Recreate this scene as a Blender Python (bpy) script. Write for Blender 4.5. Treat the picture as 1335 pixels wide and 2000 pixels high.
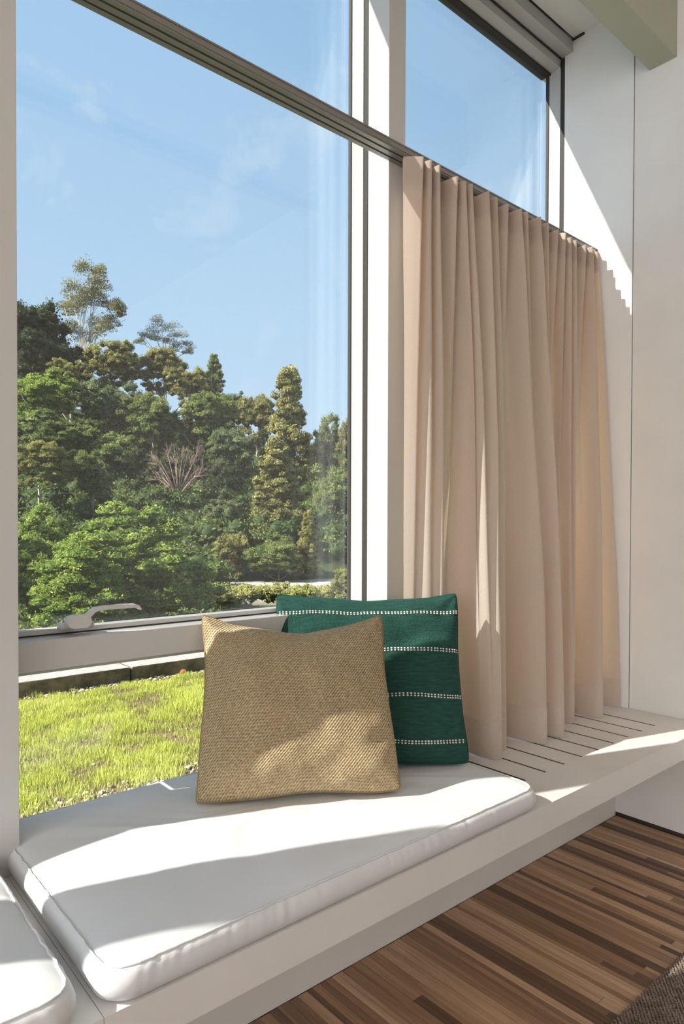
import bpy, bmesh, math, random
import numpy as np
from mathutils import Vector, Matrix, noise

for o in list(bpy.data.objects):
    bpy.data.objects.remove(o, do_unlink=True)
S = bpy.context.scene
C = S.collection
rnd = random.Random(7)

# ------------------------------------------------------------------ camera
# X runs along the window wall (to the right), Y out through the glass, Z up, floor at 0
HC = 1.054
F, YAW, PIT, ROL, CY = 1302.84, math.radians(49.318), math.radians(-0.8405), math.radians(0.162), 1048.78
fw = Vector((math.cos(YAW) * math.cos(PIT), math.sin(YAW) * math.cos(PIT), math.sin(PIT)))
r0 = Vector((math.sin(YAW), -math.cos(YAW), 0)); u0 = r0.cross(fw)
rt = r0 * math.cos(ROL) + u0 * math.sin(ROL); up = -r0 * math.sin(ROL) + u0 * math.cos(ROL)
cam = bpy.data.cameras.new('camera'); camo = bpy.data.objects.new('camera', cam); C.objects.link(camo)
camo.matrix_world = Matrix(((rt.x, up.x, -fw.x, 0), (rt.y, up.y, -fw.y, 0), (rt.z, up.z, -fw.z, HC), (0, 0, 0, 1)))
cam.sensor_fit = 'HORIZONTAL'; cam.sensor_width = 36; cam.lens = 36 * F / 1335
cam.shift_y = (CY - 1000) / 1335; cam.clip_start = 0.02; cam.clip_end = 2000
S.camera = camo

# ------------------------------------------------------------------ sky, sun, exposure
w = bpy.data.worlds.new('sky'); S.world = w; w.use_nodes = True
nt = w.node_tree; nt.nodes.clear()
def N(t, typ, **kw):
    n = t.nodes.new(typ)
    for k, v in kw.items():
        if k.startswith('i_'): n.inputs[k[2:].replace('_', ' ')].default_value = v
        else: setattr(n, k, v)
    return n
def L(t, a, b): t.links.new(a, b)
def ramp(t, fac, stops, interp='LINEAR'):
    r = t.nodes.new('ShaderNodeValToRGB'); r.color_ramp.interpolation = interp
    e = r.color_ramp.elements
    while len(e) < len(stops): e.new(0.5)
    for i, (p, c) in enumerate(stops):
        e[i].position = p; e[i].color = (c[0], c[1], c[2], 1) if hasattr(c, '__len__') else (c, c, c, 1)
    L(t, fac, r.inputs['Fac']); return r
SKY_STRENGTH = 1.0
tc = N(nt, 'ShaderNodeTexCoord'); sx = N(nt, 'ShaderNodeSeparateXYZ'); L(nt, tc.outputs['Generated'], sx.inputs[0])
sky = ramp(nt, sx.outputs['Z'], [(0.0, (0.60, 0.76, 0.92)), (0.2, (0.50, 0.695, 0.91)), (0.45, (0.405, 0.615, 0.88)), (0.75, (0.31, 0.535, 0.84)), (1.0, (0.25, 0.47, 0.80))])
mp = N(nt, 'ShaderNodeMapping'); mp.inputs['Scale'].default_value = (3.0, 4.5, 2.6); mp.inputs['Location'].default_value = (1.7, 3.1, 0.9)
L(nt, tc.outputs['Generated'], mp.inputs[0])
cn = N(nt, 'ShaderNodeTexNoise', i_Scale=1.3, i_Detail=9.0, i_Roughness=0.62, i_Distortion=1.1); L(nt, mp.outputs[0], cn.inputs[0])
cr = ramp(nt, cn.outputs['Fac'], [(0.56, 0.0), (0.86, 0.6)])
mx = N(nt, 'ShaderNodeMixRGB'); L(nt, cr.outputs[0], mx.inputs[0]); L(nt, sky.outputs[0], mx.inputs[1]); mx.inputs[2].default_value = (0.90, 0.93, 0.96, 1)
bg = N(nt, 'ShaderNodeBackground'); L(nt, mx.outputs[0], bg.inputs[0]); bg.inputs[1].default_value = SKY_STRENGTH
wo = N(nt, 'ShaderNodeOutputWorld'); L(nt, bg.outputs[0], wo.inputs[0])

SUN = Vector((2.75, -1.0, -2.267)).normalized()
sl = bpy.data.lights.new('sun', 'SUN'); so = bpy.data.objects.new('sun', sl); C.objects.link(so)
sl.energy = 16.0; sl.angle = math.radians(0.55); sl.color = (1.0, 0.945, 0.87)
so.rotation_euler = SUN.to_track_quat('-Z', 'Y').to_euler(); so.location = (-8, 4, 9)

# area lamp added to brighten the room, set at an unseen left wall opening
for nm, loc, rot, sx_, sy_, en in (('left_fill_light', (-3.70, -1.0, 1.55), (0, math.radians(-90), 0), 2.2, 3.4, 66),):
    al = bpy.data.lights.new(nm, 'AREA'); al.shape = 'RECTANGLE'; al.size = sx_; al.size_y = sy_; al.energy = en; al.color = (1.0, 0.98, 0.95)
    ao = bpy.data.objects.new(nm, al); C.objects.link(ao); ao.location = loc; ao.rotation_euler = rot

vs = S.view_settings
S.display_settings.display_device = 'sRGB'
vs.view_transform = 'Standard'; vs.look = 'None'; vs.gamma = 1.0; vs.use_curve_mapping = False
vs.exposure = 0.2
S.cycles.max_bounces = 10; S.cycles.diffuse_bounces = 6; S.cycles.transparent_max_bounces = 16
S.cycles.sample_clamp_indirect = 6.0

# ------------------------------------------------------------------ materials
def mat(name):
    m = bpy.data.materials.new(name); m.use_nodes = True
    t = m.node_tree; b = t.nodes['Principled BSDF']; return m, t, b
def objco(t, scale=(1, 1, 1), which='Object'):
    a = N(t, 'ShaderNodeTexCoord'); mpp = N(t, 'ShaderNodeMapping'); mpp.inputs['Scale'].default_value = scale
    L(t, a.outputs[which], mpp.inputs[0]); return mpp.outputs[0]
def worldco(t, scale=(1, 1, 1)):
    a = N(t, 'ShaderNodeNewGeometry'); mpp = N(t, 'ShaderNodeMapping'); mpp.inputs['Scale'].default_value = scale
    L(t, a.outputs['Position'], mpp.inputs[0]); return mpp.outputs[0]
def bump(t, b, h, strength=0.3, dist=0.002):
    bp = N(t, 'ShaderNodeBump'); bp.inputs['Strength'].default_value = strength; bp.inputs['Distance'].default_value = dist
    L(t, h, bp.inputs['Height']); L(t, bp.outputs[0], b.inputs['Normal'])
def paint(name, col, rough=0.45, spec=0.5, mottle=0.03):
    m, t, b = mat(name)
    n = N(t, 'ShaderNodeTexNoise', i_Scale=6.0, i_Detail=4.0); L(t, worldco(t), n.inputs[0])
    r = ramp(t, n.outputs['Fac'], [(0.3, [c * (1 - mottle) for c in col]), (0.7, [min(1, c * (1 + mottle)) for c in col])])
    L(t, r.outputs[0], b.inputs['Base Color']); b.inputs['Roughness'].default_value = rough
    b.inputs['Specular IOR Level'].default_value = spec
    n2 = N(t, 'ShaderNodeTexNoise', i_Scale=160.0, i_Detail=2.0); L(t, worldco(t), n2.inputs[0])
    bump(t, b, n2.outputs['Fac'], 0.08, 0.0006)
    return m
M = {}
M['wall'] = paint('white wall paint', (0.80, 0.79, 0.77), 0.6, 0.3)
M['panel'] = paint('white lacquer panel', (0.84, 0.84, 0.83), 0.16, 0.5, 0.015)
M['frame'] = paint('pale grey window lacquer', (0.52, 0.515, 0.50), 0.3, 0.5, 0.015)
M['post'] = paint('pale grey post lacquer', (0.58, 0.575, 0.555), 0.28, 0.5, 0.015)
M['bench'] = paint('white bench paint', (0.76, 0.74, 0.715), 0.4, 0.4)
M['ceiling'] = paint('ceiling paint', (0.82, 0.81, 0.78), 0.7, 0.2)
M['beam'] = paint('sage green beam paint', (0.43, 0.455, 0.355), 0.5, 0.3)
M['gasket'] = paint('dark rubber gasket', (0.045, 0.042, 0.04), 0.6, 0.3)
M['handle'] = paint('grey lacquered metal', (0.55, 0.54, 0.52), 0.4, 0.5)
M['soffit'] = paint('sand coloured soffit', (0.55, 0.47, 0.36), 0.7, 0.2)
M['slot'] = paint('shade painted vent slot lining', (0.13, 0.10, 0.075), 0.9, 0.1)  # dark lining paints in the shade of the vent cavity
M['dark'] = paint('dark joint', (0.06, 0.05, 0.045), 0.8, 0.2)
def metal():
    m, t, b = mat('anodised aluminium'); b.inputs['Metallic'].default_value = 0.75
    n = N(t, 'ShaderNodeTexNoise', i_Scale=8.0, i_Detail=3.0); L(t, worldco(t, (1, 60, 60)), n.inputs[0])
    r = ramp(t, n.outputs['Fac'], [(0.3, (0.27, 0.262, 0.245)), (0.7, (0.34, 0.33, 0.31))]); L(t, r.outputs[0], b.inputs['Base Color'])
    b.inputs['Roughness'].default_value = 0.42; return m
M['metal'] = metal()
M['plastic'] = paint('ivory plastic', (0.75, 0.71, 0.62), 0.4, 0.4)
M['wire'] = paint('dark steel wire', (0.10, 0.095, 0.09), 0.35, 0.6)
def glass():
    m = bpy.data.materials.new('window glass'); m.use_nodes = True; t = m.node_tree; t.nodes.clear()
    g = N(t, 'ShaderNodeNewGeometry'); io = N(t, 'ShaderNodeMix'); io.data_type = 'FLOAT'
    L(t, g.outputs['Backfacing'], io.inputs[0]); io.inputs[2].default_value = 1.5; io.inputs[3].default_value = 1 / 1.5
    fr = N(t, 'ShaderNodeFresnel'); L(t, io.outputs[0], fr.inputs['IOR'])
    tr = N(t, 'ShaderNodeBsdfTransparent'); tr.inputs[0].default_value = (0.985, 0.995, 0.99, 1)
    gl = N(t, 'ShaderNodeBsdfGlossy'); gl.inputs['Roughness'].default_value = 0.0
    mi = N(t, 'ShaderNodeMixShader'); L(t, fr.outputs[0], mi.inputs[0]); L(t, tr.outputs[0], mi.inputs[1]); L(t, gl.outputs[0], mi.inputs[2])
    o = N(t, 'ShaderNodeOutputMaterial'); L(t, mi.outputs[0], o.inputs[0]); return m
M['glass'] = glass()
def canvas():
    m, t, b = mat('white cushion canvas')
    c = worldco(t)
    n = N(t, 'ShaderNodeTexNoise', i_Scale=5.0, i_Detail=5.0); L(t, c, n.inputs[0])
    r = ramp(t, n.outputs['Fac'], [(0.3, (0.69, 0.70, 0.71)), (0.7, (0.75, 0.76, 0.77))]); L(t, r.outputs[0], b.inputs['Base Color'])
    b.inputs['Roughness'].default_value = 0.75; b.inputs['Specular IOR Level'].default_value = 0.2
    n2 = N(t, 'ShaderNodeTexNoise', i_Scale=9.0, i_Detail=6.0); L(t, worldco(t, (1, 3, 1)), n2.inputs[0])
    n3 = N(t, 'ShaderNodeTexNoise', i_Scale=500.0, i_Detail=2.0); L(t, c, n3.inputs[0])
    ad = N(t, 'ShaderNodeMath', operation='MULTIPLY_ADD'); L(t, n3.outputs['Fac'], ad.inputs[0]); ad.inputs[1].default_value = 0.08; L(t, n2.outputs['Fac'], ad.inputs[2])
    bump(t, b, ad.outputs[0], 0.16, 0.006); return m
M['canvas'] = canvas()
def curtain_mat(name, col, trans):
    m, t, b = mat(name)
    c = worldco(t)
    n = N(t, 'ShaderNodeTexNoise', i_Scale=60.0, i_Detail=4.0); L(t, worldco(t, (3, 3, 12)), n.inputs[0])
    n2 = N(t, 'ShaderNodeTexNoise', i_Scale=60.0, i_Detail=4.0); L(t, worldco(t, (14, 14, 2)), n2.inputs[0])
    ad = N(t, 'ShaderNodeMath', operation='ADD'); L(t, n.outputs['Fac'], ad.inputs[0]); L(t, n2.outputs['Fac'], ad.inputs[1])
    hf = N(t, 'ShaderNodeMath', operation='MULTIPLY'); L(t, ad.outputs[0], hf.inputs[0]); hf.inputs[1].default_value = 0.5
    r = ramp(t, hf.outputs[0], [(0.35, [x * 0.92 for x in col]), (0.65, [min(1, x * 1.06) for x in col])])
    L(t, r.outputs[0], b.inputs['Base Color']); b.inputs['Roughness'].default_value = 0.9; b.inputs['Specular IOR Level'].default_value = 0.1
    bump(t, b, hf.outputs[0], 0.35, 0.001)
    tl = N(t, 'ShaderNodeBsdfTranslucent'); tl.inputs[0].default_value = (0.88, 0.63, 0.41, 1)
    mi = N(t, 'ShaderNodeMixShader'); mi.inputs[0].default_value = trans
    L(t, b.outputs[0], mi.inputs[1]); L(t, tl.outputs[0], mi.inputs[2])
    L(t, mi.outputs[0], t.nodes['Material Output'].inputs[0]); return m
M['curtain'] = curtain_mat('beige curtain linen', (0.62, 0.54, 0.475), 0.34)
M['hem'] = curtain_mat('beige curtain linen doubled', (0.59, 0.505, 0.44), 0.16)
def jute():
    m, t, b = mat('woven jute')
    uv = objco(t, (1, 1, 1), 'UV')
    # diagonal basket weave from two crossed waves
    m1 = N(t, 'ShaderNodeMapping'); m1.inputs['Scale'].default_value = (1, 1, 1); m1.inputs['Rotation'].default_value = (0, 0, math.radians(38)); L(t, uv, m1.inputs[0])
    w1 = N(t, 'ShaderNodeTexWave', wave_type='BANDS', bands_direction='X', i_Scale=26.0, i_Distortion=1.2, i_Detail=2.0); w1.inputs['Detail Scale'].default_value = 6.0; L(t, m1.outputs[0], w1.inputs[0])
    w2 = N(t, 'ShaderNodeTexWave', wave_type='BANDS', bands_direction='Y', i_Scale=20.0, i_Distortion=1.0, i_Detail=2.0); w2.inputs['Detail Scale'].default_value = 6.0; L(t, uv, w2.inputs[0])
    h1 = N(t, 'ShaderNodeMath', operation='MULTIPLY'); L(t, w2.outputs['Fac'], h1.inputs[0]); h1.inputs[1].default_value = 0.38
    mu = N(t, 'ShaderNodeMath', operation='MULTIPLY_ADD'); L(t, w1.outputs['Fac'], mu.inputs[0]); mu.inputs[1].default_value = 0.62; L(t, h1.outputs[0], mu.inputs[2])
    n = N(t, 'ShaderNodeTexNoise', i_Scale=3.0, i_Detail=8.0, i_Roughness=0.7); mm = N(t, 'ShaderNodeMapping'); mm.inputs['Scale'].default_value = (14, 34, 1); L(t, uv, mm.inputs[0]); L(t, mm.outputs[0], n.inputs[0])
    thread = ramp(t, n.outputs['Fac'], [(0.27, (0.20, 0.14, 0.085)), (0.40, (0.42, 0.315, 0.19)), (0.55, (0.57, 0.455, 0.275)), (0.72, (0.70, 0.585, 0.36))])
    dk = N(t, 'ShaderNodeMixRGB', blend_type='MULTIPLY'); dk.inputs[0].default_value = 0.75
    pr = ramp(t, mu.outputs[0], [(0.12, (0.42, 0.36, 0.30)), (0.62, (1, 1, 1))])
    L(t, thread.outputs[0], dk.inputs[1]); L(t, pr.outputs[0], dk.inputs[2])
    L(t, dk.outputs[0], b.inputs['Base Color']); b.inputs['Roughness'].default_value = 0.85; b.inputs['Specular IOR Level'].default_value = 0.2
    bump(t, b, mu.outputs[0], 0.9, 0.0035); return m
M['jute'] = jute()
def greenwool():
    m, t, b = mat('dark green slub cotton')
    uv = objco(t, (1, 1, 1), 'UV')
    mm = N(t, 'ShaderNodeMapping'); mm.inputs['Scale'].default_value = (14, 90, 1); L(t, uv, mm.inputs[0])
    n = N(t, 'ShaderNodeTexNoise', i_Scale=1.0, i_Detail=6.0, i_Roughness=0.7); L(t, mm.outputs[0], n.inputs[0])
    n2 = N(t, 'ShaderNodeTexNoise', i_Scale=90.0, i_Detail=3.0); L(t, uv, n2.inputs[0])
    r = ramp(t, n.outputs['Fac'], [(0.3, (0.013, 0.050, 0.041)), (0.7, (0.032, 0.096, 0.078))]); L(t, r.outputs[0], b.inputs['Base Color'])
    b.inputs['Roughness'].default_value = 0.95; b.inputs['Specular IOR Level'].default_value = 0.12
    b.inputs['Sheen Weight'].default_value = 0.08; b.inputs['Sheen Tint'].default_value = (0.35, 0.75, 0.65, 1); b.inputs['Sheen Roughness'].default_value = 0.4
    ad = N(t, 'ShaderNodeMath', operation='ADD'); L(t, n.outputs['Fac'], ad.inputs[0]); L(t, n2.outputs['Fac'], ad.inputs[1])
    bump(t, b, ad.outputs[0], 0.8, 0.003); return m
M['green'] = greenwool()
M['stitch'] = paint('cream cotton stitch', (0.82, 0.78, 0.70), 0.9, 0.1)
def plankmat(name, attr):
    m, t, b = mat(name)
    if attr:
        a = N(t, 'ShaderNodeAttribute'); a.attribute_name = 'tone'; fac = a.outputs['Fac']
    else:
        oi = N(t, 'ShaderNodeObjectInfo'); fac = oi.outputs['Random']
    base = ramp(t, fac, [(0.0, (0.11, 0.062, 0.040)), (0.14, (0.19, 0.11, 0.068)), (0.3, (0.34, 0.20, 0.12)), (0.6, (0.46, 0.288, 0.175)), (0.85, (0.55, 0.36, 0.225)), (1.0, (0.68, 0.47, 0.31))])
    g = N(t, 'ShaderNodeNewGeometry')
    of = N(t, 'ShaderNodeCombineXYZ'); k = N(t, 'ShaderNodeMath', operation='MULTIPLY'); L(t, fac, k.inputs[0]); k.inputs[1].default_value = 40; L(t, k.outputs[0], of.inputs[2])
    va = N(t, 'ShaderNodeVectorMath', operation='ADD'); L(t, g.outputs['Position'], va.inputs[0]); L(t, of.outputs[0], va.inputs[1])
    mm = N(t, 'ShaderNodeMapping'); mm.inputs['Scale'].default_value = (150, 5, 5); L(t, va.outputs[0], mm.inputs[0])
    n = N(t, 'ShaderNodeTexNoise', i_Scale=1.0, i_Detail=6.0, i_Roughness=0.6, i_Distortion=0.6); L(t, mm.outputs[0], n.inputs[0])
    gr = ramp(t, n.outputs['Fac'], [(0.3, 0.66), (0.65, 1.1)])
    mu = N(t, 'ShaderNodeMixRGB', blend_type='MULTIPLY'); mu.inputs[0].default_value = 1.0; L(t, base.outputs[0], mu.inputs[1]); L(t, gr.outputs[0], mu.inputs[2])
    L(t, mu.outputs[0], b.inputs['Base Color']); b.inputs['Roughness'].default_value = 0.42; b.inputs['Specular IOR Level'].default_value = 0.35
    bump(t, b, n.outputs['Fac'], 0.1, 0.001); return m
M['plank'] = plankmat('teak strip', False); M['planks'] = plankmat('teak strips', True)
def rugmat():
    m, t, b = mat('taupe rug yarn')
    n = N(t, 'ShaderNodeTexNoise', i_Scale=45.0, i_Detail=5.0); L(t, worldco(t), n.inputs[0])
    r = ramp(t, n.outputs['Fac'], [(0.3, (0.17, 0.13, 0.105)), (0.7, (0.31, 0.25, 0.21))]); L(t, r.outputs[0], b.inputs['Base Color'])
    b.inputs['Roughness'].default_value = 0.95; b.inputs['Specular IOR Level'].default_value = 0.1
    n2 = N(t, 'ShaderNodeTexVoronoi', i_Scale=120.0); L(t, worldco(t), n2.inputs[0]); bump(t, b, n2.outputs['Distance'], 0.7, 0.004); return m
M['rug'] = rugmat()
def stone():
    m, t, b = mat('weathered granite')
    c = worldco(t)
    n = N(t, 'ShaderNodeTexNoise', i_Scale=55.0, i_Detail=6.0, i_Roughness=0.75); L(t, c, n.inputs[0])
    grain = ramp(t, n.outputs['Fac'], [(0.35, (0.21, 0.18, 0.155)), (0.5, (0.33, 0.29, 0.255)), (0.65, (0.43, 0.385, 0.345))])
    # upright faces take a darker brown mottle, faces turned up keep the grain
    g = N(t, 'ShaderNodeNewGeometry'); s = N(t, 'ShaderNodeSeparateXYZ'); L(t, g.outputs['Normal'], s.inputs[0])
    n2 = N(t, 'ShaderNodeTexNoise', i_Scale=14.0, i_Detail=5.0); L(t, c, n2.inputs[0])
    side_tone = ramp(t, n2.outputs['Fac'], [(0.35, (0.055, 0.048, 0.032)), (0.62, (0.17, 0.145, 0.09))])
    ma = N(t, 'ShaderNodeMath', operation='LESS_THAN'); L(t, s.outputs['Z'], ma.inputs[0]); ma.inputs[1].default_value = 0.5
    mi = N(t, 'ShaderNodeMixRGB'); L(t, ma.outputs[0], mi.inputs[0]); L(t, grain.outputs[0], mi.inputs[1]); L(t, side_tone.outputs[0], mi.inputs[2])
    L(t, mi.outputs[0], b.inputs['Base Color']); b.inputs['Roughness'].default_value = 0.9
    bump(t, b, n.outputs['Fac'], 0.8, 0.008); return m
M['stone'] = stone()
def attrmat(name, stops, trans=0.3, rough=0.7, tcol=None):
    m, t, b = mat(name)
    a = N(t, 'ShaderNodeAttribute'); a.attribute_name = 'tone'
    r = ramp(t, a.outputs['Fac'], stops); L(t, r.outputs[0], b.inputs['Base Color'])
    b.inputs['Roughness'].default_value = rough; b.inputs['Specular IOR Level'].default_value = 0.15
    if trans:
        tl = N(t, 'ShaderNodeBsdfTranslucent'); L(t, r.outputs[0], tl.inputs[0])
        mi = N(t, 'ShaderNodeMixShader'); mi.inputs[0].default_value = trans
        L(t, b.outputs[0], mi.inputs[1]); L(t, tl.outputs[0], mi.inputs[2]); L(t, mi.outputs[0], t.nodes['Material Output'].inputs[0])
    return m
M['grass'] = attrmat('lawn blades', [(0.0, (0.15, 0.085, 0.06)), (0.10, (0.27, 0.19, 0.11)), (0.22, (0.31, 0.32, 0.11)), (0.5, (0.42, 0.475, 0.085)), (0.8, (0.52, 0.555, 0.13)), (1.0, (0.62, 0.62, 0.26))], 0.35)
M['pebble'] = attrmat('pebbles', [(0.0, (0.12, 0.09, 0.07)), (0.4, (0.32, 0.26, 0.19)), (0.75, (0.50, 0.44, 0.35)), (1.0, (0.70, 0.65, 0.57))], 0)
M['soil'] = paint('soil', (0.11, 0.085, 0.05), 0.95, 0.1, 0.3)
M['hill'] = paint('dark forest floor', (0.030, 0.042, 0.018), 0.95, 0.05, 0.4)  # dark green mottled ground colour
M['sand'] = paint('pale sandy track', (0.36, 0.32, 0.27), 0.95, 0.1, 0.15)
M['bark'] = paint('pale bark', (0.30, 0.25, 0.19), 0.9, 0.1, 0.3)
M['palebark'] = paint('eucalyptus bark', (0.46, 0.41, 0.34), 0.8, 0.1, 0.25)
M['twig'] = paint('bare twigs', (0.27, 0.19, 0.15), 0.9, 0.1, 0.2)
def leafmat(name, dark, mid, light, trans=0.42):
    return attrmat(name, [(0.0, dark), (0.5, mid), (1.0, light)], trans, 0.6)
M['leaf_oak'] = leafmat('bright oak leaf', (0.09, 0.14, 0.022), (0.23, 0.31, 0.050), (0.50, 0.54, 0.14))
M['leaf_mid'] = leafmat('mid green leaf', (0.050, 0.085, 0.024), (0.18, 0.215, 0.055), (0.45, 0.46, 0.15))
M['leaf_blue'] = leafmat('blue green leaf', (0.045, 0.075, 0.032), (0.155, 0.19, 0.072), (0.39, 0.41, 0.19))
M['leaf_olive'] = leafmat('olive acacia leaf', (0.070, 0.080, 0.022), (0.27, 0.25, 0.075), (0.62, 0.55, 0.21))
M['leaf_euc'] = leafmat('eucalyptus leaf', (0.060, 0.070, 0.030), (0.19, 0.18, 0.080), (0.36, 0.32, 0.16))
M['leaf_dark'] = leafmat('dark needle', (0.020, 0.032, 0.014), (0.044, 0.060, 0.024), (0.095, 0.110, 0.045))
M['leaf_yellow'] = leafmat('yellow green willow leaf', (0.13, 0.13, 0.030), (0.30, 0.29, 0.075), (0.48, 0.46, 0.15))
M['deadleaf'] = paint('red brown dry leaf', (0.42, 0.13, 0.05), 0.8, 0.1, 0.2)

# ------------------------------------------------------------------ mesh helpers
def link(name, me, m, parent=None, smooth=False):
    o = bpy.data.objects.new(name, me); C.objects.link(o)
    if m is not None and not me.materials: me.materials.append(m)
    if parent is not None: o.parent = parent
    if smooth: me.polygons.foreach_set('use_smooth', [True] * len(me.polygons))
    return o
def empty(name, loc=(0, 0, 0)):
    o = bpy.data.objects.new(name, None); C.objects.link(o); o.location = loc; o.empty_display_size = 0.05; return o
def tag(o, label=None, cat=None, group=None, kind=None):
    if label: o['label'] = label
    if cat: o['category'] = cat
    if group: o['group'] = group
    if kind: o['kind'] = kind
    return o
def struct(o): o['kind'] = 'structure'; return o
def box_bm(bm, a, b, bev=0.0):
    x0, y0, z0 = a; x1, y1, z1 = b
    mtx = Matrix.Translation(((x0 + x1) / 2, (y0 + y1) / 2, (z0 + z1) / 2)) @ Matrix.Diagonal((x1 - x0, y1 - y0, z1 - z0, 1))
    r = bmesh.ops.create_cube(bm, size=1.0, matrix=mtx)
    if bev:
        ed = list({e for v in r['verts'] for e in v.link_edges})
        bmesh.ops.bevel(bm, geom=ed, offset=bev, segments=2, profile=0.5, affect='EDGES')
def boxes(name, bl, m, parent=None, bev=0.0, smooth=False):
    bm = bmesh.new()
    for a, b in bl: box_bm(bm, a, b, bev)
    me = bpy.data.meshes.new(name); bm.to_mesh(me); bm.free()
    return link(name, me, m, parent, smooth)
def raw(name, v, f, m, parent=None, smooth=False):
    me = bpy.data.meshes.new(name); me.from_pydata([tuple(p) for p in v], [], [tuple(q) for q in f]); me.update()
    return link(name, me, m, parent, smooth)
def npmesh(name, verts, faces, k, tone=None, shade_smooth=False):
    """mesh from numpy arrays; faces is (n,k); tone is per-vertex"""
    me = bpy.data.meshes.new(name); verts = np.asarray(verts, np.float32); faces = np.asarray(faces, np.int32)
    n = len(faces)
    me.vertices.add(len(verts)); me.vertices.foreach_set('co', verts.ravel())
    me.loops.add(n * k); me.loops.foreach_set('vertex_index', faces.ravel())
    me.polygons.add(n); me.polygons.foreach_set('loop_start', np.arange(0, n * k, k, dtype=np.int32))
    try: me.polygons.foreach_set('loop_total', np.full(n, k, np.int32))
    except Exception: pass
    if shade_smooth: me.polygons.foreach_set('use_smooth', np.ones(n, bool))
    if tone is not None:
        at = me.attributes.new('tone', 'FLOAT', 'POINT'); at.data.foreach_set('value', np.asarray(tone, np.float32))
    me.update(); me.validate(); return me
def tube(path, radii, sides=8, cap=True):
    """vertices and faces of a tube along path"""
    V, Fc = [], []
    P = [Vector(p) for p in path]
    prev = None
    for i, p in enumerate(P):
        d = (P[min(i + 1, len(P) - 1)] - P[max(i - 1, 0)]).normalized()
        if prev is None:
            a = Vector((0, 0, 1)) if abs(d.z) < 0.9 else Vector((1, 0, 0))
            prev = d.cross(a).normalized()
        prev = (prev - d * prev.dot(d)).normalized(); q = d.cross(prev)
        r = radii[i] if hasattr(radii, '__len__') else radii
        for k in range(sides):
            an = 2 * math.pi * k / sides
            V.append(p + (prev * math.cos(an) + q * math.sin(an)) * r)
    for i in range(len(P) - 1):
        for k in range(sides):
            k2 = (k + 1) % sides
            Fc.append((i * sides + k, i * sides + k2, (i + 1) * sides + k2, (i + 1) * sides + k))
    if cap:
        Fc.append(tuple(range(sides))[::-1]); Fc.append(tuple(range((len(P) - 1) * sides, len(P) * sides)))
    return V, Fc
def tubes(name, items, m, parent=None, sides=8):
    V, Fc = [], []
    for path, r in items:
        v, f = tube(path, r, sides); o = len(V); V += v; Fc += [tuple(i + o for i in q) for q in f]
    return raw(name, V, Fc, m, parent, True)

# ------------------------------------------------------------------ room shell
XW = 2.35            # right wall
XL = -3.75           # left wall
YB = -3.2            # back wall
ZC = 2.92            # ceiling
BAY, PW = 1.026, 0.066
YP, YF, YG, YO = 1.332, 1.43, 1.487, 1.50   # post face, frame face, glass, outer face
ZB = 0.404           # bench top
posts = [1.312 - BAY * k for k in range(6)]  # left side of each post

fl = struct(boxes('floor', [((XL, YB, -0.12), (XW + 0.2, 1.50, -0.006))], M['dark']))
# individual strips of the parquet where the photo shows them
me_p = bpy.data.meshes.new('plank')
bm = bmesh.new(); bmesh.ops.create_cube(bm, size=1.0)
bmesh.ops.translate(bm, verts=bm.verts, vec=(0.5, 0.5, -0.5))
bm.to_mesh(me_p); bm.free(); me_p.materials.append(M['plank'])
X = XW; nparts = 0
rv, rf, rtone = [], [], []
def rest_box(a, b, tn):
    o = len(rv)
    x0, y0, z0 = a; x1, y1, z1 = b
    rv.extend([(x0, y0, z0), (x1, y0, z0), (x1, y1, z0), (x0, y1, z0), (x0, y0, z1), (x1, y0, z1), (x1, y1, z1), (x0, y1, z1)])
    rf.extend([(o + 4, o + 5, o + 6, o + 7), (o, o + 1, o + 5, o + 4), (o + 1, o + 2, o + 6, o + 5), (o + 2, o + 3, o + 7, o + 6), (o + 3, o, o + 4, o + 7)])
    rtone.extend([tn] * 8)
while X > XL + 0.05:
    wd = rnd.choice((0.014, 0.018, 0.022, 0.026, 0.030))
    x0 = X - wd
    detailed = x0 > 0.86
    y = 1.188 + rnd.uniform(0, 0.3)
    while y > YB:
        ln = rnd.uniform(0.4, 1.1)
        y0, y1 = max(YB, y - ln), min(1.188, y)
        y = y - ln
        if y1 - y0 < 0.04: continue
        zz = rnd.uniform(-0.0006, 0.0006)
        # the frame's lower corner: strips nearer than this line never come into view
        seen = detailed and y1 > 0.25 and (y1 > 0.45 or x0 > 1.2) and nparts < 290
        if seen:
            p = bpy.data.objects.new('plank', me_p); C.objects.link(p); p.parent = fl
            p.location = (x0 + 0.0004, y0 + 0.0004, zz); p.scale = (wd - 0.0008, y1 - y0 - 0.0008, 0.006)
            nparts += 1
        else:
            rest_box((x0 + 0.0004, y0 + 0.0004, -0.006), (X - 0.0004, y1 - 0.0004, zz), rnd.random())
    X = x0
ro = link('plank', npmesh('planks', rv, rf, 4, rtone), M['planks'], fl); ro['kind'] = 'stuff'

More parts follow.
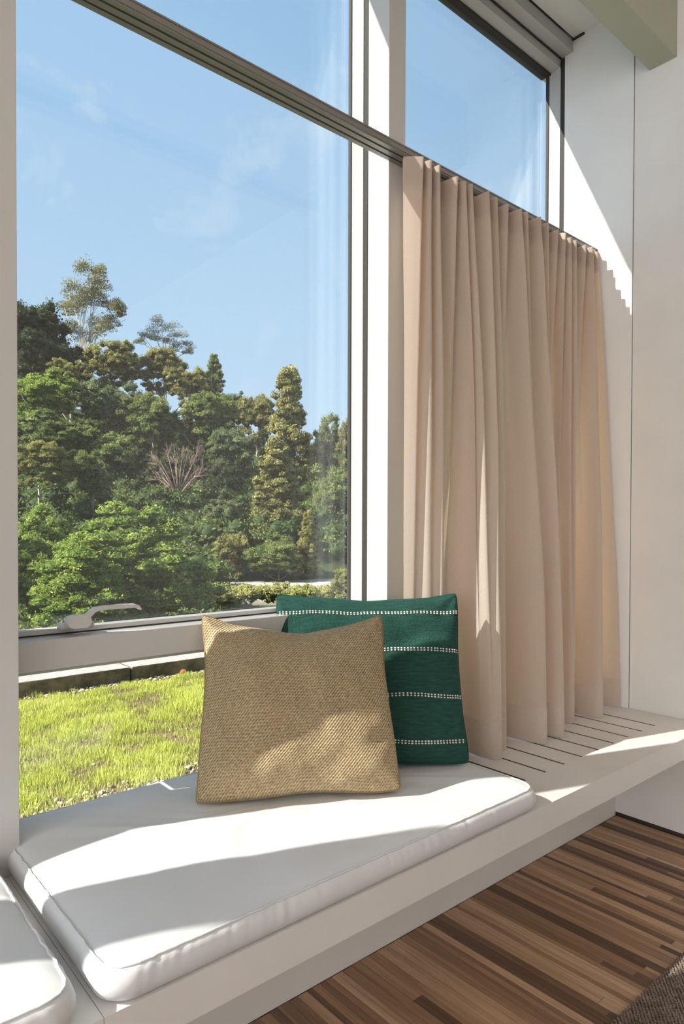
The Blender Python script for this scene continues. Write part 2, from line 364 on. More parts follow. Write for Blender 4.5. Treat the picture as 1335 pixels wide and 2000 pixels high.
wr = struct(boxes('wall_right', [((XW, YB, 0.014), (XW + 0.2, 1.142, ZC)), ((XW + 0.012, YB, 0.0), (XW + 0.2, 1.19, 0.014)), ((XW, 1.142, 0.014), (XW + 0.2, 1.25, ZB))], M['wall']))
boxes('plinth_gap', [((XW + 0.004, YB, 0.0), (XW + 0.012, 1.19, 0.013))], M['dark'], wr)
tr5 = struct(boxes('trim_1', [((XW - 0.004, 1.1445, ZB), (XW + 0.2, YO, ZC))], M['panel'], bev=0.0008))
boxes('joint', [((XW + 0.003, 1.1418, ZB), (XW + 0.1, 1.1446, ZC))], M['dark'], tr5)
struct(boxes('wall_left', [((XL - 0.2, YB, 0), (XL, YO, 0.45)), ((XL - 0.2, YB, 2.65), (XL, YO, ZC)), ((XL - 0.2, YB, 0.45), (XL, -2.7, 2.65)), ((XL - 0.2, 0.7, 0.45), (XL, YO, 2.65))], M['wall']))  # unseen wall, its opening added to let in fill light
struct(boxes('wall_back', [((XL - 0.2, YB - 0.2, 0), (XW + 0.2, YB, ZC))], M['wall']))
ce = struct(boxes('ceiling', [((XL - 0.2, YB - 0.2, ZC), (XW + 0.2, 1.377, ZC + 0.25)), ((XL - 0.2, 1.377, ZC + 0.05), (XW + 0.2, YO + 0.054, ZC + 0.25))], M['ceiling']))
boxes('shadow_gap', [((XL, 1.377, ZC + 0.004), (XW - 0.004, 1.383, ZC + 0.048)), ((XW - 0.012, 1.335, ZC - 0.006), (XW - 0.0045, 1.383, ZC + 0.001))], M['dark'], ce)
struct(boxes('ceiling_beam', [((XL, 0.997, 2.654), (XW - 0.0005, 1.090, ZC))], M['beam'], bev=0.002))
# low wall under the bench
struct(boxes('wall_window', [((XL, 1.19, 0), (XW, 1.50, 0.336)), ((XL, 1.46, 0.30), (XW, 1.50, ZB - 0.008))], M['wall']))

# posts between the bays
for i, px in enumerate(posts):
    struct(boxes('trim_%d' % (i + 2), [((px, YP, ZB), (px + PW, YF - 0.014, ZC)), ((px, YF, ZB), (px + PW, YO, ZC)), ((px + 0.004, YF - 0.014, ZB), (px + PW - 0.004, YF, ZC))], M['post'], bev=0.0012))

# windows: one bay each
def handle(parent, x):
    h = boxes('handle', [((x, 1.428, 0.838), (x + 0.072, 1.455, 0.8505))], M['handle'], parent, bev=0.004)
    bm = bmesh.new()
    # hub with rounded ends, then the cranked lever as a swept flat bar
    prof = []
    for k in range(9): a = math.pi / 2 + math.pi * k / 8; prof.append((x + 0.022 + 0.0135 * math.cos(a), 0.855 + 0.0135 * math.sin(a)))
    for k in range(9): a = -math.pi / 2 + math.pi * k / 8; prof.append((x + 0.044 + 0.0135 * math.cos(a), 0.855 + 0.0135 * math.sin(a)))
    lo = [bm.verts.new((p[0], 1.406, p[1])) for p in prof]; hi = [bm.verts.new((p[0], 1.430, p[1])) for p in prof]
    n = len(prof)
    bm.faces.new(lo); bm.faces.new(hi[::-1])
    for k in range(n): bm.faces.new((lo[k], hi[k], hi[(k + 1) % n], lo[(k + 1) % n]))
    bmesh.ops.recalc_face_normals(bm, faces=bm.faces)
    me = bpy.data.meshes.new('hub'); bm.to_mesh(me); bm.free(); link('hub', me, M['handle'], h)
    pts = [(0.040, 0.8610), (0.052, 0.8655), (0.060, 0.8730), (0.068, 0.8785), (0.085, 0.8800), (0.120, 0.8800), (0.152, 0.8795), (0.162, 0.8765), (0.168, 0.8700)]
    hw = [0.0065, 0.006, 0.0052, 0.0048, 0.0046, 0.0046, 0.0042, 0.0036, 0.0022]
    V, Fc = [], []
    for k, (a, b) in enumerate(pts):
        p0 = Vector(pts[max(0, k - 1)]); p1 = Vector(pts[min(len(pts) - 1, k + 1)]); d = (p1 - p0).normalized(); nn = Vector((-d.y, d.x))
        for s, yy in ((1, 1.408), (1, 1.423), (-1, 1.423), (-1, 1.408)):
            q = Vector((a, b)) + nn * hw[k] * s; V.append((x + q.x, yy, q.y))
    for k in range(len(pts) - 1):
        for j in range(4): Fc.append((k * 4 + j, k * 4 + (j + 1) % 4, k * 4 + 4 + (j + 1) % 4, k * 4 + 4 + j))
    Fc += [(3, 2, 1, 0), tuple(range(len(V) - 4, len(V)))]
    lev = raw('lever', V, Fc, M['handle'], h)
    bv = lev.modifiers.new('bevel', 'BEVEL'); bv.width = 0.0018; bv.segments = 2
ZT = 2.834           # top of the glass
bays = [(px + PW, nxt, k) for k, (px, nxt) in enumerate([(posts[0], XW - 0.004)] + [(posts[i + 1], posts[i]) for i in range(5)])]
for x0, x1, k in bays:
    wn = empty('window_%d' % (k + 1), (0, 0, 0)); struct(wn)
    fr = [((x0, YF, ZB), (x0 + 0.012, YG - 0.004, ZT + 0.035)), ((x1 - 0.012, YF, ZB), (x1, YG - 0.004, ZT + 0.035)),
          ((x0, YF, ZT + 0.006), (x1, YG - 0.004, ZT + 0.036))]
    fr = [((a[0] - (0.011 if False else 0), a[1], a[2]), b) for a, b in fr]
    # slim side frames lie against the posts
    boxes('frame', [((x0, YF + 0.003, ZB), (x0 + 0.004, YG, ZT + 0.03)), ((x1 - 0.004, YF + 0.003, ZB), (x1, YG, ZT + 0.03)), ((x0, YF + 0.003, ZT + 0.004), (x1, YG - 0.01, ZT + 0.035))], M['frame'], wn)
    boxes('gasket', [((x0 + 0.004, YG - 0.005, ZB), (x0 + 0.007, YG + 0.008, ZT)), ((x1 - 0.007, YG - 0.005, ZB), (x1 - 0.004, YG + 0.008, ZT)),
                     ((x0 - 0.003, YF - 0.0135, ZB), (x0 + 0.0012, YF + 0.0025, ZT + 0.038)), ((x1 - 0.0012, YF - 0.0135, ZB), (x1 + 0.003, YF + 0.0025, ZT + 0.038)), ((x0 + 0.004, YG - 0.012, ZT - 0.004), (x1 - 0.004, YG + 0.03, ZT + 0.03)),
                     ((x0 + 0.001, YF - 0.002, ZT + 0.034), (x1 - 0.001, YF + 0.004, ZT + 0.038))], M['gasket'], wn)
    boxes('glass_pane', [((x0 + 0.003, YG, 0.838), (x1 - 0.003, YG + 0.006, ZT))], M['glass'], wn)
    boxes('glass_pane', [((x0 + 0.003, YG + 0.022, 0.838), (x1 - 0.003, YG + 0.028, ZT))], M['glass'], wn)
    boxes('glass_pane', [((x0 + 0.003, YG - 0.012, ZB - 0.004), (x1 - 0.003, YG - 0.006, 0.800))], M['glass'], wn)
    # transom rail with a ledge, the sash bar above it and an unseen outer sill added to keep sun off the cushion back
    boxes('transom_rail', [((x0, 1.402, 0.7645), (x1, YO, 0.8255))], M['frame'], wn, bev=0.0015)
    boxes('sash_bar', [((x0 + 0.001, 1.455, 0.8285), (x1 - 0.001, YG, 0.8385))], M['handle'], wn, bev=0.001)
    boxes('seal', [((x0 + 0.001, 1.458, 0.825), (x1 - 0.001, YG, 0.829))], M['gasket'], wn)
    boxes('sun_block_sill', [((x0, YO, 0.738), (x1, 1.60, 0.790))], M['handle'], wn, bev=0.002)
    if k == 1: handle(wn, 0.458)
# head casing along the whole wall and the outer soffit
struct(boxes('trim_8', [((XL, 1.383, 2.874), (XW - 0.004, YF - 0.001, 2.918))], M['frame'], bev=0.001))
struct(boxes('trim_9', [((XL, YF + 0.005, 2.872), (XW, YO, ZC + 0.04))], M['frame']))
struct(boxes('trim_10', [((XL, YO, 2.877), (XW + 0.3, 1.554, ZC + 0.2))], M['soffit']))

# ------------------------------------------------------------------ bench
be = empty('window_bench', (0.8, 1.0, 0.336))
tag(be, 'long white window seat ledge with vent slots cut beneath the beige curtain', 'bench')
be_loc = Vector(be.location)
def place(o):
    o.location = -be_loc; return o
slots = [1.471 + 0.0919 * k for k in range(9)]
def slab(name, x0, x1, sl):
    y0, y1, z0, z1, sw = 0.866, 1.474, 0.338, ZB, 0.0078
    bm = bmesh.new()
    xs = [x0]
    for s in sl: xs += [s - sw / 2, s + sw / 2]
    xs.append(x1)
    ys = [y0, 0.985, 1.42, y1] if sl else [y0, y1]
    def quad(*p, mi=0): bm.faces.new([bm.verts.new(q) for q in p]).material_index = mi
    for i in range(len(xs) - 1):
        for j in range(len(ys) - 1):
            a, b, c, d = xs[i], xs[i + 1], ys[j], ys[j + 1]
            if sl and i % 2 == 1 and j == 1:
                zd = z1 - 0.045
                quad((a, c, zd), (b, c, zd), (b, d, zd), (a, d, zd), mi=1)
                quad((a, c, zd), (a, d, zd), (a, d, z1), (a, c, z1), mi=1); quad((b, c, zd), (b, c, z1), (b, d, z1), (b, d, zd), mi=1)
                quad((a, c, zd), (a, c, z1), (b, c, z1), (b, c, zd)); quad((a, d, zd), (b, d, zd), (b, d, z1), (a, d, z1))
            else: quad((a, c, z1), (b, c, z1), (b, d, z1), (a, d, z1))
    quad((x0, y0, z0), (x0, y1, z0), (x1, y1, z0), (x1, y0, z0))
    for a, b, c, d in ((x0, y0, x1, y0), (x1, y0, x1, y1), (x1, y1, x0, y1), (x0, y1, x0, y0)):
        quad((a, b, z0), (c, d, z0), (c, d, z1), (a, b, z1))
    bmesh.ops.remove_doubles(bm, verts=bm.verts, dist=1e-6); bmesh.ops.recalc_face_normals(bm, faces=bm.faces)
    me = bpy.data.meshes.new(name); bm.to_mesh(me); bm.free()
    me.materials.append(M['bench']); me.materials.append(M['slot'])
    return place(link(name, me, None, be))
slab('bench_top', 0.3325, XW - 0.004, slots)
for k in range(4): slab('bench_top', max(XL + 0.002, 0.3315 - BAY * (k + 1)), 0.3315 - BAY * k - 0.001 * (k > 0), [])

# ------------------------------------------------------------------ seat cushions
def cushion(name, x0, x1, y0, y1, label, seed):
    th = 0.047; rc = 0.045
    root = empty(name, ((x0 + x1) / 2, (y0 + y1) / 2, ZB + 0.0006)); tag(root, label, 'cushion', 'white bench cushions')
    hx, hy = (x1 - x0) / 2, (y1 - y0) / 2
    per = []
    def seg(a, b, n):
        for k in range(n): per.append((a[0] + (b[0] - a[0]) * k / n, a[1] + (b[1] - a[1]) * k / n))
    def arc(cx, cy, a0, n=10):
        for k in range(n): a = a0 + math.pi / 2 * k / n; per.append((cx + rc * math.cos(a), cy + rc * math.sin(a)))
    nx, ny = 220, 90
    seg((-hx + rc, -hy), (hx - rc, -hy), nx); arc(hx - rc, -hy + rc, -math.pi / 2); seg((hx, -hy + rc), (hx, hy - rc), ny); arc(hx - rc, hy - rc, 0)
    seg((hx - rc, hy), (-hx + rc, hy), nx); arc(-hx + rc, hy - rc, math.pi / 2); seg((-hx, hy - rc), (-hx, -hy + rc), ny); arc(-hx + rc, -hy + rc, math.pi)
    rings = [(0.012, 0.0), (0.004, 0.0012), (-0.001, 0.006), (-0.005, 0.016), (-0.005, 0.028), (-0.002, 0.038), (0.002, 0.0435), (0.007, th - 0.0005), (0.015, th + 0.003), (0.03, th + 0.006), (0.06, th + 0.0085), (0.11, th + 0.0105), (0.18, th + 0.012), (0.25, th + 0.0125)]
    V, Fc = [], []; n = len(per)
    for ri, (ins, z) in enumerate(rings):
        sxx, syy = max(0.0, 1 - ins / hx), max(0.0, 1 - ins / hy)
        for i, (a, b) in enumerate(per):
            x, y = a * sxx, b * syy
            nz = noise.noise((a * 5 + seed, b * 5, z * 10))
            if 2 < ri < 8:   # gathered puckers hanging from the seam
                pk = noise.noise(((a + b * 0.7) * 75 + seed, seed, 0)) * 0.0022 * (ri - 2) / 4
                x += pk * (a / hx if abs(a) > hx - 0.03 else 0); y += pk * (-1 if b < 0 else 1) * (abs(b) > hy - 0.03)
                z2 = z + noise.noise(((a + b) * 30 + seed, 3, 0)) * 0.001
            else: z2 = z + (nz * 0.004 if ri >= 8 else 0) + (noise.noise((a * 14 + seed, b * 14, 1)) * 0.0012 if ri >= 8 else 0)
            V.append((x, y, max(0.0, z2)))
    for r in range(len(rings) - 1):
        for i in range(n):
            j = (i + 1) % n; Fc.append((r * n + i, r * n + j, (r + 1) * n + j, (r + 1) * n + i))
    # middle of the top and the underside
    last = (len(rings) - 1) * n
    c = len(V); V.append((0, 0, th + 0.0125)); Fc += [(last + i, last + (i + 1) % n, c) for i in range(n)]
    c = len(V); V.append((0, 0, 0)); Fc += [((i + 1) % n, i, c) for i in range(n)]
    cv = raw('cover', V, Fc, M['canvas'], root, True)
    seam = [V[7 * n + i] for i in range(0, n, 2)]; seam.append(seam[0])
    pts = [Vector((a * 1.003, b * 1.004, z + 0.0006)) for a, b, z in seam]
    v, f = tube(pts, 0.0019, 6, False); raw('piping', v, f, M['canvas'], root, True)
    return root
cushion('seat_cushion', 0.337, 1.358, 0.868, 1.468, 'long white seat cushion with both pillows standing on it', 3.1)
cushion('seat_cushion', -0.690, 0.302, 0.868, 1.468, 'white seat cushion cropped by the lower left corner of the picture', 9.4)

# ------------------------------------------------------------------ pillows
def at(x, y, plane, val):
    d = rt * ((x - 667.5) / F) + up * (-(y - CY) / F) + fw
    if plane == 'Y': t = val / d.y
    elif plane == 'Z': t = (val - HC) / d.z
    else: t = val / d.x
    return Vector((0, 0, HC)) + d * t
def pillow(root, name, TL, TR, BR, BL, T, m, seed, pinch=0.07, sag=0.0, wr_amp=0.006, pw=0.5):
    """closed puffed square between four corners; returns a function (u,v)->front surface point"""
    nrm = (TR - TL).cross(BL - TL).normalized()
    if nrm.dot(Vector((0, 0, HC)) - TL) < 0: nrm = -nrm
    base = Vector(root.location)
    def P(u, v, side, lift=0.0):
        # u,v in -1..1 ; edges draw in between the corners
        rc = 1 - 0.028 * (u * v) ** 10
        uu = rc * u * (1 - pinch * (1 - v * v) ** 1.0 * abs(u) ** 2); vv = rc * v * (1 - pinch * (1 - u * u) * abs(v) ** 2)
        a, b = (uu + 1) / 2, (vv + 1) / 2
        p = (BL * (1 - a) + BR * a) * (1 - b) + (TL * (1 - a) + TR * a) * b
        h = max(0.0, (1 - u * u) * (1 - v * v)) ** pw
        hb = h * (1 + 0.18 * (-v))       # filling sinks towards the bottom
        wv = noise.noise((u * 2.2 + seed, v * 2.2, side * 3.0)) * wr_amp * 1.6 * h ** 0.5 + noise.noise((u * 5.0 + seed, v * 5.0 + 2, side * 5.0)) * wr_amp * 0.5 * h ** 0.6
        # diagonal tension folds running out of the corners
        cr_ = 0.0
        for su in (-1, 1):
            for sv in (-1, 1):
                du, dv = u - su, v - sv; rr = math.hypot(du, dv)
                if rr < 0.75:
                    an = math.atan2(dv * sv * -1, du * su * -1)
                    cr_ += math.sin(an * 7 + seed) * 0.0045 * (1 - rr / 0.75) * min(1, rr * 4)
        p = p + nrm * (side * (T * hb + wv + (cr_ if h > 0 else 0)) + lift)
        p = p + (BR - BL) * (noise.noise((u * 1.6 + seed, v * 1.6, 7)) * 0.016) + (TL - BL) * (noise.noise((u * 1.9 + seed, v * 1.9, 17)) * 0.016)
        if sag: p = p + Vector((0, 0, -sag)) * max(0, v) ** 3 * (1 - u * u) + nrm * (-sag * 0.6) * max(0, v) ** 3 * (1 - u * u)
        return p - base
    n = 72
    V, Fc, UV = [], [], []
    def g(k): t = -1 + 2 * k / n; return math.sin(t * math.pi / 2) * 0.45 + t * 0.55
    for s in (1, -1):
        for j in range(n + 1):
            for i in range(n + 1):
                V.append(P(g(i), g(j), s)); UV.append(((g(i) + 1) / 2, (g(j) + 1) / 2))
    o2 = (n + 1) ** 2
    for j in range(n):
        for i in range(n):
            a = j * (n + 1) + i
            Fc.append((a, a + 1, a + n + 2, a + n + 1)); Fc.append((o2 + a, o2 + a + n + 1, o2 + a + n + 2, o2 + a + 1))
    me = bpy.data.meshes.new(name); me.from_pydata([tuple(v) for v in V], [], Fc)
    ul = me.uv_layers.new(name='UVMap')
    for lp in me.loops: ul.data[lp.index].uv = UV[lp.vertex_index]
    bm = bmesh.new(); bm.from_mesh(me); bmesh.ops.remove_doubles(bm, verts=bm.verts, dist=0.0004); bmesh.ops.recalc_face_normals(bm, faces=bm.faces); bm.to_mesh(me); bm.free()
    ob = link(name, me, m, root, True)
    return P, ob
def edge_seam(root, P, m, r):
    pts = []
    for a in range(40): pts.append(P(-1 + a / 20, -1, 1))
    for a in range(40): pts.append(P(1, -1 + a / 20, 1))
    for a in range(40): pts.append(P(1 - a / 20, 1, 1))
    for a in range(41): pts.append(P(-1, 1 - a / 20, 1))
    v, f = tube(pts, r, 6, False); raw('seam', v, f, m, root, True)
zc = ZB + 0.0645
gTL, gTR, gBR = at(538, 1158, 'Y', 1.462), at(891, 1157, 'Y', 1.190), at(919, 1494, 'Z', zc - 0.004)
gBL = gTL + (gBR - gTR); gBL.z = zc - 0.001
gr = empty('striped_pillow', ((gBL + gBR) / 2)); tag(gr, 'dark green square pillow with rows of white stitches behind the tan pillow', 'pillow')
PG, _ = pillow(gr, 'cover', gTL, gTR, gBR, gBL, 0.062, M['green'], 4.2, 0.045, 0.012, 0.007, 0.42)
edge_seam(gr, PG, M['green'], 0.0022)
sph = bmesh.new(); bmesh.ops.create_icosphere(sph, subdivisions=1, radius=1.0); sv = [v.co.copy() for v in sph.verts]; sf = [tuple(v.index for v in f.verts) for f in sph.faces]; sph.free()
for vv in (0.73, 0.23, -0.27, -0.77):
    V, Fc = [], []
    k = -0.97
    while k < 0.97:
        for row in (-1, 1):
            for sgn in (1,):
                u = k; v = vv + row * 0.0125
                p = PG(u, v, 1, 0.0006); pu = (PG(u + 0.01, v, 1, 0.0006) - p).normalized(); pv = (PG(u, v + 0.01, 1, 0.0006) - p).normalized(); pn = pu.cross(pv)
                sa, sb = rnd.uniform(0.0026, 0.0035), rnd.uniform(0.0019, 0.0025)
                o = len(V); V += [p + pu * q.x * sa + pv * q.y * sb + pn * q.z * 0.0016 for q in sv]; Fc += [tuple(i + o for i in f) for f in sf]
        k += rnd.uniform(0.032, 0.042)
    raw('stitched_stripe', V, Fc, M['stitch'], gr, True)
bTL, bTR, bBR, bBL = at(396, 1199, 'Y', 1.405), at(745, 1200, 'Y', 1.165), at(786, 1546, 'Z', zc), at(378, 1575, 'Z', zc)
br = empty('jute_pillow', ((bBL + bBR) / 2)); tag(br, 'tan woven jute square pillow leaning in front of the green one', 'pillow')
PB, _ = pillow(br, 'cover', bTL, bTR, bBR, bBL, 0.074, M['jute'], 1.3, 0.050, 0.032, 0.010, 0.36)
edge_seam(br, PB, M['jute'], 0.0025)

# ------------------------------------------------------------------ curtain and its track
track = empty('curtain_track', (0, 1.3, 2.093)); tag(track, 'grey aluminium double curtain track running across the window posts', 'curtain track')
TY0, TY1, TZ0, TZ1 = 1.279, 1.3315, 2.070, 2.0925
def tbox(name, bl, m):
    o = boxes(name, bl, m, track, bev=0.0006); o.location = -Vector(track.location); return o
tbox('rail', [((XL, TY0, TZ0 + 0.006), (XW - 0.005, TY1, TZ1)), ((XL, TY0, TZ0), (XW - 0.005, TY0 + 0.0125, TZ0 + 0.007)), ((XL, TY0 + 0.0185, TZ0), (XW - 0.005, TY0 + 0.0335, TZ0 + 0.007)), ((XL, TY0 + 0.0395, TZ0), (XW - 0.005, TY1, TZ0 + 0.007)),
              ((XL, TY0 - 0.002, TZ1 - 0.004), (XW - 0.005, TY0 + 0.001, TZ1)), ((XL, TY0 - 0.002, TZ0 + 0.004), (XW - 0.005, TY0 + 0.001, TZ0 + 0.007))], M['metal'])
tbox('end_cap', [((XW - 0.0052, TY0 - 0.003, TZ0 - 0.001), (XW - 0.0042, TY1, TZ1 + 0.001))], M['metal'])

bot = [(1.326, 1.286), (1.354, 1.258), (1.388, 1.228), (1.420, 1.216), (1.446, 1.248), (1.472, 1.280), (1.500, 1.270), (1.522, 1.225), (1.518, 1.165), (1.528, 1.130), (1.552, 1.116), (1.572, 1.140), (1.598, 1.160), (1.632, 1.158), (1.645, 1.205), (1.680, 1.262), (1.722, 1.255), (1.734, 1.185), (1.744, 1.128), (1.768, 1.110),
       (1.792, 1.160), (1.812, 1.190), (1.832, 1.150), (1.846, 1.118), (1.866, 1.112), (1.884, 1.175), (1.920, 1.250), (1.965, 1.255), (1.992, 1.196), (2.012, 1.172), (2.032, 1.178), (2.046, 1.240), (2.080, 1.272), (2.122, 1.255), (2.132, 1.185), (2.142, 1.152), (2.166, 1.145), (2.186, 1.190), (2.222, 1.255), (2.272, 1.245), (2.300, 1.200), (2.322, 1.165), (2.335, 1.195)]
tops = [1.362, 1.398, 1.437, 1.512, 1.545, 1.580, 1.655, 1.705, 1.757, 1.822, 1.857, 1.930, 1.985, 2.040, 2.082, 2.122, 2.163, 2.225, 2.262, 2.312]
top = [(1.326, 1.290)]
for i, tx in enumerate(tops):
    top += [(tx - 0.010, 1.258 + rnd.uniform(-0.004, 0.006)), (tx + 0.004, 1.254 + rnd.uniform(-0.004, 0.006))]
    if i + 1 < len(tops):
        gx = tops[i + 1] - tx; dp = 1.300 + rnd.uniform(0, 0.022)
        top += [(tx + gx * 0.34, dp), (tx + gx * 0.58, dp + 0.004)]
top.append((2.334, 1.300))
def catmull(P, n):
    P = [Vector((a, b)) for a, b in P]; out = []
    for s in range(n):
        t = s / (n - 1) * (len(P) - 1); i = min(int(t), len(P) - 2); f = t - i
        p0, p1, p2, p3 = P[max(i - 1, 0)], P[i], P[i + 1], P[min(i + 2, len(P) - 1)]
        out.append(0.5 * (2 * p1 + (p2 - p0) * f + (2 * p0 - 5 * p1 + 4 * p2 - p3) * f * f + (3 * p1 - p0 - 3 * p2 + p3) * f ** 3))
    return out
NB = 2000
bc, tcv = catmull(bot, NB), catmull(top, NB)
def findx(curve, x, y=None):
    best = min(range(len(curve)), key=lambda i: abs(curve[i].x - x) + (abs(curve[i].y - y) if y is not None else 0)); return best / (len(curve) - 1)
kb = [0, findx(bc, 1.420, 1.216), findx(bc, 1.518, 1.165), findx(bc, 1.553, 1.116), findx(bc, 1.768, 1.11), findx(bc, 1.866, 1.112), findx(bc, 2.032, 1.178), findx(bc, 2.166, 1.145), 1]
kt = [0, findx(tcv, 1.441, 1.255), findx(tcv, 1.549, 1.255), findx(tcv, 1.659, 1.255), findx(tcv, 1.826, 1.255), findx(tcv, 1.934, 1.255), findx(tcv, 2.167, 1.255), findx(tcv, 2.266, 1.255), 1]
NC = 620
def pick(curve, s): i = s * (len(curve) - 1); j = min(int(i), len(curve) - 2); return curve[j].lerp(curve[j + 1], i - j)
cols = []
for c in range(NC + 1):
    q = c / NC * 8; i = min(int(q), 7); f = q - i
    cols.append((pick(bc, kb[i] + (kb[i + 1] - kb[i]) * f), pick(tcv, kt[i] + (kt[i + 1] - kt[i]) * f)))
def curt(c, t):
    b, p = cols[c]; wgt = t ** 1.25
    q = b.lerp(p, wgt)
    belly = math.sin(math.pi * t) * 0.010
    j = noise.noise((q.x * 9, t * 2.2, 0)) * 0.008 * math.sin(math.pi * min(1, t * 1.1)) + noise.noise((q.x * 26, t * 5, 4)) * 0.0022
    return (q.x + noise.noise((q.x * 7, t * 1.7, 9)) * 0.006 * math.sin(math.pi * t), q.y - belly * 0.5 + j)
Z0c, Z1c, HEM = ZB + 0.003, 2.062, 0.105
cu = empty('curtain', (1.84, 1.23, ZB)); tag(cu, 'unlined beige linen curtain gathered in deep folds over the right window', 'curtain')
def sheet(name, z0, z1, nr, m, off=0.0):
    V, Fc = [], []
    for r in range(nr + 1):
        for c in range(NC + 1):
            zz = z0 + (z1 - z0) * r / nr; t = (zz - Z0c) / (Z1c - Z0c)
            x, y = curt(c, min(1, t))
            if r == nr and z1 > 2.0: zz += noise.noise((x * 22, 1.5, 0)) * 0.010 + 0.004 * (1.30 - y) / 0.04
            if r == 0 and z0 < 0.45: zz += abs(noise.noise((x * 8, 0, 0))) * 0.004
            V.append((x - 1.84, y - off - 1.23, zz - ZB))
    w_ = NC + 1
    for r in range(nr):
        for c in range(NC): a = r * w_ + c; Fc.append((a, a + 1, a + w_ + 1, a + w_))
    return raw(name, V, Fc, m, cu, True)
sheet('cloth', Z0c + HEM, Z1c, 70, M['curtain'])
tag(sheet('hem', Z0c, Z0c + HEM, 6, M['hem'], 0.0008), 'doubled hem of darker beige linen')
sheet('heading_tape', Z1c - 0.072, Z1c - 0.006, 3, M['hem'], -0.0016)
for i in range(0, len(tops), 1):
    x = tops[i] + 0.022
    if x > 2.33: continue
    y, z = 1.294, 2.066
    items = [([(x, y, z + 0.006), (x, y, z - 0.006)], 0.0016), ([(x, y - 0.001, z - 0.004), (x + 0.005, y - 0.010, z - 0.009), (x + 0.004, y - 0.012, z - 0.020), (x - 0.003, y - 0.008, z - 0.026), (x - 0.005, y, z - 0.020), (x - 0.002, y + 0.003, z - 0.010)], 0.0009)]
    hk = tubes('curtain_hook', items, M['wire'], cu, 6); hk.location = -Vector(cu.location)
    gl = boxes('glider', [((x - 0.006, TY0 + 0.011, TZ0 - 0.007), (x + 0.006, TY0 + 0.020, TZ0 - 0.0005))], M['plastic'], cu, bev=0.001); gl.location = -Vector(cu.location)

# ------------------------------------------------------------------ rug
rug = empty('rug', (0.8, -0.4, 0)); tag(rug, 'coarse taupe woven rug lying on the wooden strip floor', 'rug')
o = boxes('backing', [((-0.5, -1.6, 0.0008), (2.1, 0.674, 0.0065))], M['rug'], rug, bev=0.002); o.location = -Vector(rug.location)
rs = np.random.RandomState(3)
bmq = bmesh.new(); bmesh.ops.create_icosphere(bmq, subdivisions=1, radius=1.0)
unit = np.array([v.co[:] for v in bmq.verts]); uf = np.array([[v.index for v in f.verts] for f in bmq.faces]); bmq.free()
cells = []
xx = 1.05
row = 0
while xx < 1.95:
    yy = 0.30 + (row % 2) * 0.0045
    while yy < 0.684: cells.append((xx, yy)); yy += 0.0092
    xx += 0.0062; row += 1
cells = np.array(cells); n = len(cells)
ang = np.radians(60) * np.where(np.arange(n) % 1 == 0, 1, 1) + rs.normal(0, 0.12, n)
sc = np.stack([np.full(n, 0.0058), np.full(n, 0.0034), rs.uniform(0.003, 0.0042, n)], 1)
pts = unit[None] * sc[:, None]
ca, sa = np.cos(ang)[:, None], np.sin(ang)[:, None]
xy = np.stack([pts[..., 0] * ca - pts[..., 1] * sa, pts[..., 0] * sa + pts[..., 1] * ca, pts[..., 2]], -1)
xy[..., 0] += (cells[:, 0] + rs.normal(0, 0.0006, n))[:, None]; xy[..., 1] += (cells[:, 1] + rs.normal(0, 0.0006, n))[:, None]; xy[..., 2] += 0.0078
me = npmesh('weave', xy.reshape(-1, 3), (uf[None] + (np.arange(n) * len(unit))[:, None, None]).reshape(-1, 3), 3, None, True)
o = link('weave', me, M['rug'], rug); o['kind'] = 'stuff'; o.location = -Vector(rug.location)

# ------------------------------------------------------------------ roof garden outside
GZ = 0.339
struct(boxes('ground', [((-5.0, YO, GZ - 0.5), (5.5, 3.2, GZ))], M['soil']))
kerb = empty('kerb', (0, 2.96, GZ)); struct(kerb)
x = -3.6
kj = [1.265 - 0.98 * k for k in range(5)][::-1] + [1.265 + 0.98 * k for k in range(1, 4)]
for a, b in zip(kj[:-1], kj[1:]):
    bm = bmesh.new(); box_bm(bm, (a + 0.004, 2.962, GZ - 0.06), (b - 0.004, 3.17, 0.406), 0.006)
    bmesh.ops.subdivide_edges(bm, edges=[e for e in bm.edges if e.calc_length() > 0.15], cuts=7, use_grid_fill=True)
    for v in bm.verts:
        if v.co.z > GZ: v.co += Vector((0, noise.noise(v.co * 9), noise.noise(v.co * 8 + Vector((5, 5, 5))))) * 0.004
    me = bpy.data.meshes.new('kerb_stone'); bm.to_mesh(me); bm.free()
    ks = link('kerb_stone', me, M['stone'], kerb); ks.location = -Vector(kerb.location)
